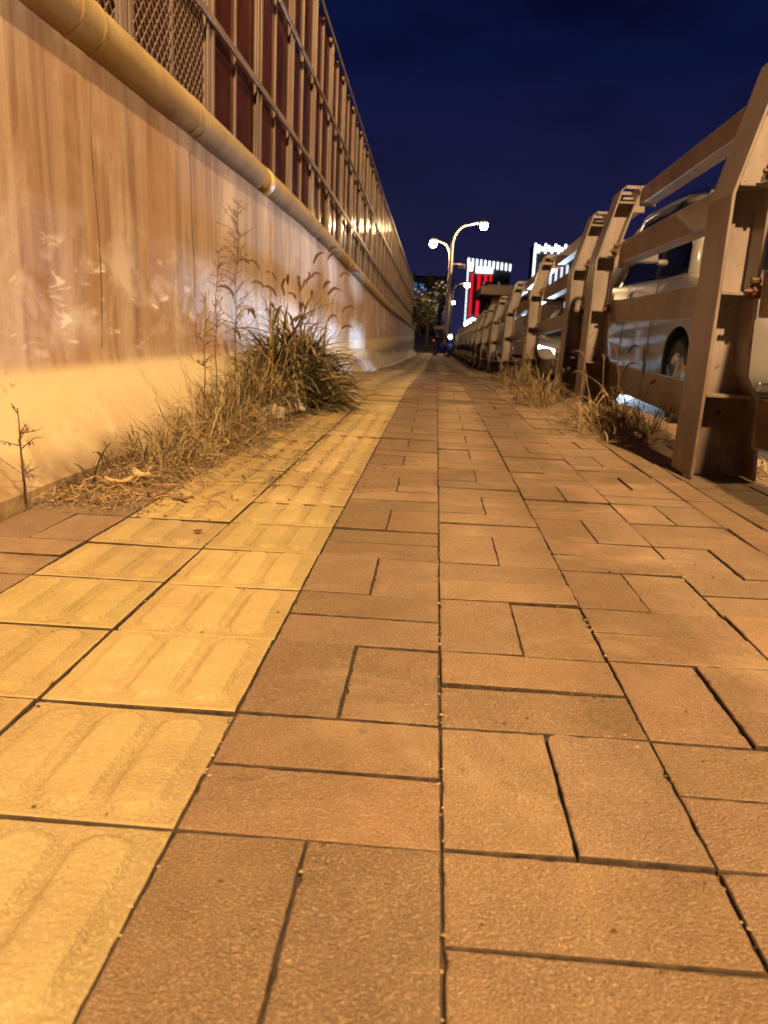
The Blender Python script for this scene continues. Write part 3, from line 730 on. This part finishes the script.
# the big foxtail bush at the wall foot
grass_clump('foxtail_bush', -.69, 3.42, .15, .52, .78, 1750, 34, 'tall green foxtail bush with drooping brown seed heads against the wall', width=.019, mixs=.32, lean=(-.02, -.03), z0=.0)
grass_clump('weed_clump', -.70, 2.62, .13, .34, .50, 800, 6, 'dense brown and green weeds just this side of the tall foxtail bush', mixs=.62, width=.006)
grass_clump('weed_clump', -.70, 2.05, .13, .34, .38, 700, 4, 'low dry weed tangle in the middle of the wall foot', mixs=.72, width=.005, heads=False)
grass_clump('weed_clump', -.71, 1.58, .12, .26, .26, 600, 0, 'short dry weeds beside the fallen leaves', mixs=.8, width=.004)
grass_clump('grass_tuft', -.765, 1.24, .03, .04, .26, 14, 0, 'few tall single blades standing at the wall foot near the left edge', mixs=-1, width=.009)
grass_clump('weed_clump', -.70, 5.0, .12, .5, .22, 320, 3, 'small weeds behind the tall foxtail bush', mixs=.5, width=.007)
grass_clump('weed_clump', -.72, 8.6, .08, .9, .10, 160, 0, 'thin far weeds along the wall foot', mixs=.7, width=.008)
for (x, y, ln, a, nm) in ((-.50, 2.35, .26, .5, 'long straw stalk lying on the yellow tiles beside the weeds'), (-.46, 1.75, .18, 2.2, 'short straw stalk lying across the tile joint near the weeds'), (-.56, 1.32, .15, .2, 'bent straw stalk lying near the fallen leaves')):
    b = MB(); b.tube([(0, 0, .012), (math.cos(a)*ln*.5, math.sin(a)*ln*.5, .016), (math.cos(a+.25)*ln, math.sin(a+.25)*ln, .008)], [.0022, .0018, .0008], 6)
    o = b.build('straw_stalk', m_straw, loc=(x, y, gz(y))); tag(o, nm, 'straw', 'broken stalks on the tiles')
V = dict(group='dry grass clumps under the guardrail', mixs=.85, width=.0075)
grass_clump('dry_grass_clump', .74, 3.0, .18, .50, .36, 420, 14, 'straw grass with small seed heads just beyond the nearest post', **V)
grass_clump('dry_grass_clump', .60, 4.35, .17, .45, .34, 480, 5, 'bright straw grass clump in front of the paired posts', **V)
grass_clump('dry_grass_clump', .64, 5.9, .16, .6, .40, 500, 6, 'taller yellow grass clump beyond the paired posts', **V)
grass_clump('dry_grass_clump', .68, 8.0, .14, .8, .20, 300, 2, 'dim dry grass farther along under the guardrail', **V)
grass_clump('dry_grass_clump', 1.0, 1.95, .07, .30, .10, 160, 0, 'low dry grass at the right edge behind the nearest post', **V)
# the bare tall stalks
def dead_weed(x, y, h, n, label, spread=.07, lean=(0, 0), top=.5):
    root = empty('dead_weed', (x, y, gz(y))); tag(root, label, 'dead weed', 'dead stalks in front of the wall')
    b = MB(); p = Vector((0, 0, 0)); pts = [p.copy()]
    for i in range(12): p = p + Vector((lean[0]+R.gauss(0, .05), lean[1]+R.gauss(0, .05), 1))*h/12; pts.append(p.copy())
    b.tube(pts, [.0032-.00018*i for i in range(13)], 6); st = b.build('stem', m_dead, root)
    tw = MB()
    for i in range(n):
        t = R.uniform(1-top, 1); k = min(11, int(t*12)); q = pts[k].lerp(pts[k+1], t*12-k); a = R.uniform(0, 6.28); ln = spread*R.uniform(.3, 1)*(1.3-t*.6)
        d = Vector((math.cos(a), math.sin(a), R.uniform(.2, .9))).normalized(); e = q+d*ln; e2 = e+(d+Vector((0, 0, R.uniform(-.5, .6)))).normalized()*ln*.6
        tw.tube([q, e, e2], [.0013, .0009, .0005], 4)
        for _ in range(3):
            c = q.lerp(e2, R.random()); r3 = R.uniform(.0012, .003); tw.tube([c-Vector((0, 0, r3)), c, c+Vector((0, 0, r3*1.6))], [.0003, r3*.7, .0003], 5)
            f = c+Vector((R.gauss(0, 1), R.gauss(0, 1), R.gauss(0, 1))).normalized()*ln*.4; tw.tube([c, f], [.0007, .0004], 4)
    tw.build('twigs', m_dead, st)
dead_weed(-.775, 2.62, .80, 60, 'tall bare dead weed with a branching brown top', .075, top=.6)
dead_weed(-.79, 2.42, .62, 30, 'thin dead stalk just left of the branching weed', .05, (.0, .03))
dead_weed(-.74, 2.05, .45, 26, 'short faint dead stalk left of the tall ones', .045)
dead_weed(-.80, 1.0, .20, 12, 'small dead sprig leaning on the wall near the left edge', .05, (.0, -.1), .9)
root = empty('cut_reed', (-.72, 3.05, 0)); tag(root, 'straw reed stalk forking into pale bare tips above the bush', 'reed')
b = MB(); b.tube([(0, 0, 0), (-.01, .02, .35), (-.015, .02, .72)], [.005, .0045, .004], 7); b.build('stem', m_straw, root)
for dx, dy, ln in ((.0, -.05, .11), (.0, .07, .10), (.0, .01, .085)):
    b = MB(); b.blade((-.015, .02, .71), (dx, dy*1.3, .1), ln, .008, .1, (1.3, 1.25, 1.1)); b.build('tip', m_straw, root)

# litter
def curled_leaf(x, y, z, ln, wd, rz, curl, label, m=m_leaf):
    b = MB(); nx, ny = 8, 6
    for i in range(nx+1):
        u = i/nx; ww = wd*math.sin(math.pi*min(.97, max(.05, u)))**.75
        for j in range(ny+1):
            v = j/ny*2-1; X = (u-.5)*ln; Y = v*ww/2; b.v.append((X, Y, .004+curl*(v*v*.35*wd + (u-.5)**2*ln*.7) + R.uniform(-.0005, .0005)))
    for i in range(nx):
        for j in range(ny): q = i*(ny+1)+j; b.f.append((q, q+1, q+ny+2, q+ny+1))
    b.c = [(1, 1, 1)]*len(b.f); b.mi = [0]*len(b.f)
    o = b.build('fallen_leaf', m, smooth=True); o.location = (x, y, z); o.rotation_euler = (R.uniform(-.2, .2), R.uniform(-.2, .2), rz)
    s = o.modifiers.new('thick', 'SOLIDIFY'); s.thickness = .0007
    return tag(o, label, 'leaf', 'fallen leaves on the path')
curled_leaf(-.705, 1.235, .008, .060, .036, .5, .9, 'pale curled leaf at the wall foot, left of two')
curled_leaf(-.680, 1.30, .014, .062, .026, -.6, 1.1, 'tan curled leaf at the wall foot, right of two')
curled_leaf(-.535, 1.145, .003, .045, .016, .2, .5, 'small dark leaf lying on a yellow tile', m_dead)
curled_leaf(-.43, .88, .003, .02, .012, 1.0, .5, 'tiny brown leaf bit on a middle yellow tile', m_dead)
b = MB()
pts = [(-.06, -.03, 0), (.05, -.05, .0), (.08, .01, .01), (.03, .06, .02), (-.05, .05, .015), (-.03, -.01, .05), (.03, .0, .045)]
b.add(pts, [(0, 1, 6, 5), (1, 2, 6), (2, 3, 6), (3, 4, 5, 6), (4, 0, 5), (4, 3, 2, 1, 0)])
o = b.build('plastic_scrap', m_paper, loc=(-.65, 2.62, .03)); tag(o, 'crumpled pale plastic scrap among the weeds', 'litter'); o.rotation_euler = (.2, -.3, .6)
sb_ = o.modifiers.new('sub', 'SUBSURF'); sb_.levels = 2; sb_.render_levels = 2; sb_.subdivision_type = 'SIMPLE'
dtex = bpy.data.textures.new('crumple', 'CLOUDS'); dtex.noise_scale = .03
dm = o.modifiers.new('disp', 'DISPLACE'); dm.texture = dtex; dm.strength = .02; dm.mid_level = .5
b = MB(); b.add([(-.1, -.06, 0), (.1, -.07, 0), (.11, .05, 0), (-.09, .07, 0), (-.07, -.03, .10), (.07, -.04, .085), (.06, .04, .09), (-.06, .045, .11)],
      [(3, 2, 1, 0), (4, 5, 6, 7), (0, 1, 5, 4), (1, 2, 6, 5), (2, 3, 7, 6), (3, 0, 4, 7)])
o = b.build('stone', m_stone, bevel=.012, loc=(-.66, 3.0, .0)); o.rotation_euler = (.1, -.35, .3); tag(o, 'grey stone lying against the foot of the weeds', 'stone')
b = MB(); b.add([(-.25, -.3, 0), (.22, -.28, 0), (.28, .3, 0), (-.2, .33, 0), (-.22, -.27, .02), (.2, -.25, .03), (.25, .27, .02), (-.18, .3, .035)],
      [(3, 2, 1, 0), (4, 5, 6, 7), (0, 1, 5, 4), (1, 2, 6, 5), (2, 3, 7, 6), (3, 0, 4, 7)])
o = b.build('road_reflection_patch', mat('painted_reflection', (.70, .76, .82), (.55, .6, .66), .35, scale=9), bevel=.01, loc=(1.36, 5.1, -.222)); tag(o, 'pale bluish slab standing in for a headlight reflection on the road edge below the white car', 'painted reflection')  # bluish headlight reflection on the road, put in as a pale slab

# loose crumbs, straw bits and grains: uncountable
deb = MB()
def crumb(x, y, r, col, z=0):
    a = R.uniform(0, 6.28); vs = []
    for k in range(5): t = a+k*1.2566; rr = r*R.uniform(.6, 1.2); vs.append((x+rr*math.cos(t), y+rr*math.sin(t), gz(y)+z+.0006))
    vs.append((x+R.uniform(-.3, .3)*r, y, gz(y)+z+r*R.uniform(.6, 1.1)))
    deb.add(vs, [(k, (k+1) % 5, 5) for k in range(5)], col)
for i in range(5200):
    y = 1.0+abs(R.gauss(0, 1))*1.9; x = -.80+abs(R.gauss(0, .17)) + (.10*R.random() if y > 1.7 else 0)
    if y > 9 or x > -.15: continue
    crumb(x, y, R.uniform(.0012, .0042), shade(R.choice((.25, .5, .9, 1.3)), .2), .004 if x < -.55 else .0)
for i in range(4200):
    crumb(-.45+R.gauss(0, .15), 1.35+abs(R.gauss(0, .9)), R.uniform(.0012, .0038), shade(R.choice((.2, .35, .7)), .2))
for i in range(900):
    crumb(R.uniform(-.62, .62), abs(R.gauss(0, 2.2))-.3, R.uniform(.0008, .0024), shade(R.choice((.3, .6, 1.4)), .2))
for i in range(1100):      # sand and grit gathered in the joints
    jx = R.choice((0, .2, .4, -.2)); crumb(jx+R.gauss(0, .003), R.uniform(-.3, 3.5), R.uniform(.0012, .0026), shade(R.choice((.9, 1.4, 1.9)), .2), R.choice((-.001, -.004, -.007)))
for i in range(60): crumb(.42+R.gauss(0, .03), .02+R.gauss(0, .012), R.uniform(.001, .003), shade(1.8, .2))
for i in range(1400):
    y = 1.05+abs(R.gauss(0, 1))*1.5; x = -.79+abs(R.gauss(0, .14)); a = R.uniform(0, 6.28); ln = R.uniform(.015, .07)
    if y > 6: continue
    z = gz(y)+.008+R.uniform(0, .014)*(1 if x < -.5 else .2); deb.tube([(x, y, z), (x+ln*math.cos(a)*.5, y+ln*math.sin(a)*.5, z+R.uniform(0, .012)), (x+ln*math.cos(a), y+ln*math.sin(a), z-.003)], [.0010, .0012, .0006], 4, shade(R.choice((.5, 1.0, 1.7)), .2))
for i in range(900):
    y = 2.4+abs(R.gauss(0, 1))*2; x = .98-abs(R.gauss(0, .20)); a = R.uniform(0, 6.28); ln = R.uniform(.015, .06)
    z = gz(y)+.014; deb.tube([(x, y, z), (x+ln*math.cos(a), y+ln*math.sin(a), z+.006)], [.0012, .0006], 4, shade(R.choice((.6, 1.2, 2.0)), .2))
m_deb = mat('debris', (.26, .18, .09), (.18, .12, .06), .9, scale=50, attr=True)
tag(deb.build('debris', m_deb), 'loose crumbs, straw bits and grit scattered along the wall foot', 'debris', kind='stuff')

# ------------------------------------------------------------------ trees
def tree(x, y, h, cr_, label, n=2600, seed=1, squash=1.0, col=1.0, group='trees at the far end'):
    z = -.98 if y > 60 else gz(y)-.2
    root = empty('tree', (x, y, z)); tag(root, label, 'tree', group); rr = random.Random(seed)
    b = MB(); b.tube([(0, 0, -.2), (.05, 0, h*.25), (-.05, .05, h*.5), (.05, 0, h*.8)], [h*.035, h*.026, h*.02, h*.008], 10)
    tips = []
    for i in range(14):
        a = rr.uniform(0, 6.28); z0 = h*rr.uniform(.3, .65); e = Vector((math.cos(a)*cr_*rr.uniform(.35, .8), math.sin(a)*cr_*rr.uniform(.35, .8), h*rr.uniform(.5, .95)))
        b.tube([(0, 0, z0), (e.x*.5, e.y*.5, (z0+e.z)/2+.1), e], [h*.012, h*.008, h*.003], 6); tips.append(e)
    b.build('trunk', m_bark, root, smooth=True)
    c = MB(); clumps = [(t, cr_*rr.uniform(.25, .45)) for t in tips] + [(Vector((rr.gauss(0, .4)*cr_, rr.gauss(0, .4)*cr_, h*rr.uniform(.42, 1.0))), cr_*rr.uniform(.2, .4)) for _ in range(16)]
    for i in range(n):
        t, r = rr.choice(clumps); d = Vector((rr.gauss(0, 1), rr.gauss(0, 1), rr.gauss(0, 1)*squash)).normalized()*r*rr.random()**.4
        q = t+d; nrm = Vector((rr.gauss(0, 1), rr.gauss(0, 1), rr.gauss(0, 1)+.6)).normalized(); u_ = nrm.orthogonal().normalized(); v_ = nrm.cross(u_); s = h*.018*rr.uniform(.6, 1.5)
        k = col*rr.uniform(.6, 1.5); c.add([q-u_*s, q-v_*s*.5, q+u_*s*1.2, q+v_*s*.5], [(0, 1, 2, 3)], (k, k, k))
    c.build('crown', m_crown, root)
tree(-1.9, 41, 2.6, 1.2, 'low green shrub-like tree close behind the end of the wall', seed=3, col=1.6)
tree(-1.6, 56, 4.3, 2.0, 'dark roadside tree left of the large curved lamp', seed=5)
tree(-3.4, 66, 5.0, 2.4, 'dark tree partly hidden by the noise barrier end', seed=6)
tree(-.9, 76, 6.0, 2.5, 'small dark tree right behind the lamp pole', seed=8)
for i, (x, y, h) in enumerate(((19, 26, 7), (20, 36, 8), (18.5, 47, 7), (19.5, 15, 7.5), (19, 58, 8), (20, 7, 7))):
    tree(x, y, h*.55, 2.6, ['rounded dark tree across the road, third from the near end', 'wider dark tree across the road, fourth from the near end', 'dark tree across the road, fifth from the near end', 'dark tree across the road, second from the near end', 'farthest dark tree across the road', 'nearest dark tree across the road'][i], seed=20+i, n=1500, group='trees across the road')

# ------------------------------------------------------------------ far buildings
def frange(a, b_, n): return [a+(b_-a)*(i+.5)/n for i in range(n)]
def tower(name, x0, x1, y, z0, z1, dep, label, m=m_bld):
    root = empty(name, ((x0+x1)/2, y, -1)); tag(root, label, 'building', 'buildings in the distance')
    b = MB(); w2 = (x1-x0)/2; b.box(-w2, w2, 0, dep, 0, z1+1); b.box(-w2-.4, w2+.4, -.4, dep+.4, z1+1.003, z1+1.8); b.build('wall', m, root)
    return root, w2
S = 2.5; Y = 500
tw, w2 = tower('led_tower', 15.2, 40, Y, -1, 41.5, 18, 'distant tower outlined in white lights with red light columns')
b = MB()
for i in range(26): b.box(-w2+.1, -w2+.9, -.9, -.45, 8+i*1.35, 8+i*1.35+.55)
b.build('edge_lights', m_led, tw)
b = MB()
for i in range(11):
    x = -w2+.6+i*(2*w2-1.2)/10; b.box(x-.4, x+.4, -.9, -.45, 39.4+(0 if i < 2 else -.2*i), 43.6-.25*i)
b.box(-w2+1.2, -w2+3.2, -.9, -.45, 36.5, 41); b.box(-w2+5, -w2+14.5, -.9, -.45, 35.6, 38.8); b.build('roof_lights', m_led, tw)
b = MB(); 
for x0, x1, za in ((2.4, 3.8, 11.5), (6.2, 8.0, 11.5)): b.box(-w2+x0, -w2+x1, -.8, -.42, za, 35.2)
for x0, x1 in ((10, 11.6), (13.0, 14.3)): b.box(-w2+x0, -w2+x1, -.8, -.42, 31.0, 35)
b.build('red_lights', m_ledr, tw)
b = MB()
for q in range(46): 
    x = R.uniform(-w2, -w2+10.5); z = 5.2+R.uniform(0, 5)*(1-abs(x+w2-5)/9); b.box(x, x+1.5, -.9, -.45, z, z+1.1+R.uniform(0, 1))
b.build('sign_lights', m_led, tw)
for zz in range(5):
    for xx in (9.5, 11.2, 13.6, 16.3, 18.1, 21.0):
        if R.random() < .5: b = MB(); b.box(-w2+xx, -w2+xx+.9, -.06, -.03, 11+zz*4.6, 12.6+zz*4.6); b.build('window', m_dimw, tw)
b = MB()
for zz in range(4): b.box(-w2+9, w2-1, -.3, -.05, 8+zz*6, 10+zz*6)
b.build('window', m_bldb, tw)
tw2, w2 = tower('led_tower', 52, 74, Y, -1, 50, 20, 'distant tower outlined in white lights above the guardrail')
b = MB()
for i in range(14): b.box(-w2+.1, -w2+1.3, -.9, -.45, 30+i*1.5, 31+i*1.5)
b.build('edge_lights', m_led, tw2)
b = MB()
for i in range(12):
    x = -w2+.8+i*(2*w2-1.6)/11; b.box(x-.5, x+.6, -.9, -.45, 49-(i % 2)*1.2, 53-(i % 3)*.9)
b.build('roof_lights', m_led, tw2)
b = MB()
for xx in frange(-w2+3, w2-1, 6):
    b.box(xx-.6, xx+.6, -.9, -.45, 16, 42)
b.build('window_strip', m_winc, tw2)
hz_, w2 = tower('office_building', -13, 3, 420, -1, 26, 16, 'dim distant building with blue lit windows left of the lamps')
for x, z in ((-6.8, 23.5), (-6.8, 21.3), (-3.6, 23.2), (-4.8, 20.0), (-1.8, 21.4), (3.5, 17)):
    b = MB(); b.box(x-.9, x+.9, -.25, -.05, z-.9, z+.9); b.build('window', m_winb, hz_)
b = MB(); b.box(2.4, 6.4, -.5, -.1, 13, 20.5); b.build('billboard', mat('board_grey', (.3, .3, .4), None, .6, emit=(.3, .32, .5), estr=.12), hz_)
# low brown roadside building with an overhanging roof behind the guardrail
rb_, w2 = tower('roadside_building', 4.0, 9.5, 66, -1, 3.3, 10, 'low brown building with an overhanging roof beyond the guardrail', m_bldb)
b = MB(); b.box(-w2-.9, w2+.9, -1.4, 10.6, 4.31, 4.95); b.build('roof', m_bldb, rb_, bevel=.05)
b = MB()
for x in frange(-w2+.4, w2-.4, 4): b.box(x-.4, x+.4, -.08, -.02, 1.6, 2.9)
b.build('window', m_bld, rb_)
# shop row across the road, its lit fronts show between the posts
sh, w2 = tower('shop_row', -16, 16, 0, -1, 4.6, 8, 'low row of lit shops across the road, seen between the posts', m_bldb)
sh.location = (24, 34, -.9); sh.rotation_euler = (0, 0, -math.pi/2)
for i, x in enumerate(frange(-15, 15, 8)):
    b = MB(); b.box(x-1.3, x+1.3, -.10, -.03, .9, 2.5); b.build('shop_window', (m_winw, m_winc, m_winw, m_bld)[i % 4], sh)

# electric scooters with their lamps on at the far end of the path
def scooter(x, y, label, head, rz=0):
    root = empty('scooter', (x, y, gz(y)), rz); tag(root, label, 'scooter', 'scooters at the far end of the path')
    for yy in (-.6, .6):
        b = MB(); pts = [(0, yy+.2*math.cos(a*math.pi/8), .22+.2*math.sin(a*math.pi/8)) for a in range(17)]; b.tube(pts, .035, 8); b.build('wheel', m_dark, root, smooth=True)
    b = MB(); b.tube([(0, -.55, .5), (0, -.45, .25), (0, .1, .25), (0, .25, .6), (0, .6, .62)], [.10, .12, .13, .14, .09], 10); b.build('body', m_plate, root, smooth=True)
    b = MB(); b.tube([(0, 0, .70), (0, .55, .74)], [.10, .12], 10); b.build('seat', m_dark, root, smooth=True)
    b = MB(); b.tube([(0, -.6, .22), (0, -.48, .9)], .03, 8); b.tube([(-.3, -.42, 1.0), (0, -.48, .92), (.3, -.42, 1.0)], .018, 8); b.build('handlebar', m_black, root)
    b = MB(); b.tube([(0, -.56, .80), (0, -.60, .80)], [.06, .07], 14); b.build('headlight', m_cool if head else m_chrome, root)
    b = MB(); b.box(-.06, .06, .62, .66, .60, .68); b.build('tail_light', m_tail, root)
scooter(.50, 33, 'scooter with a lit white headlamp at the far end of the path', True)
scooter(.18, 36.5, 'unlit scooter left of the one with its headlamp on', False, .4)
scooter(.62, 38, 'scooter showing its red tail lamp behind the lit one', False, 3.0)
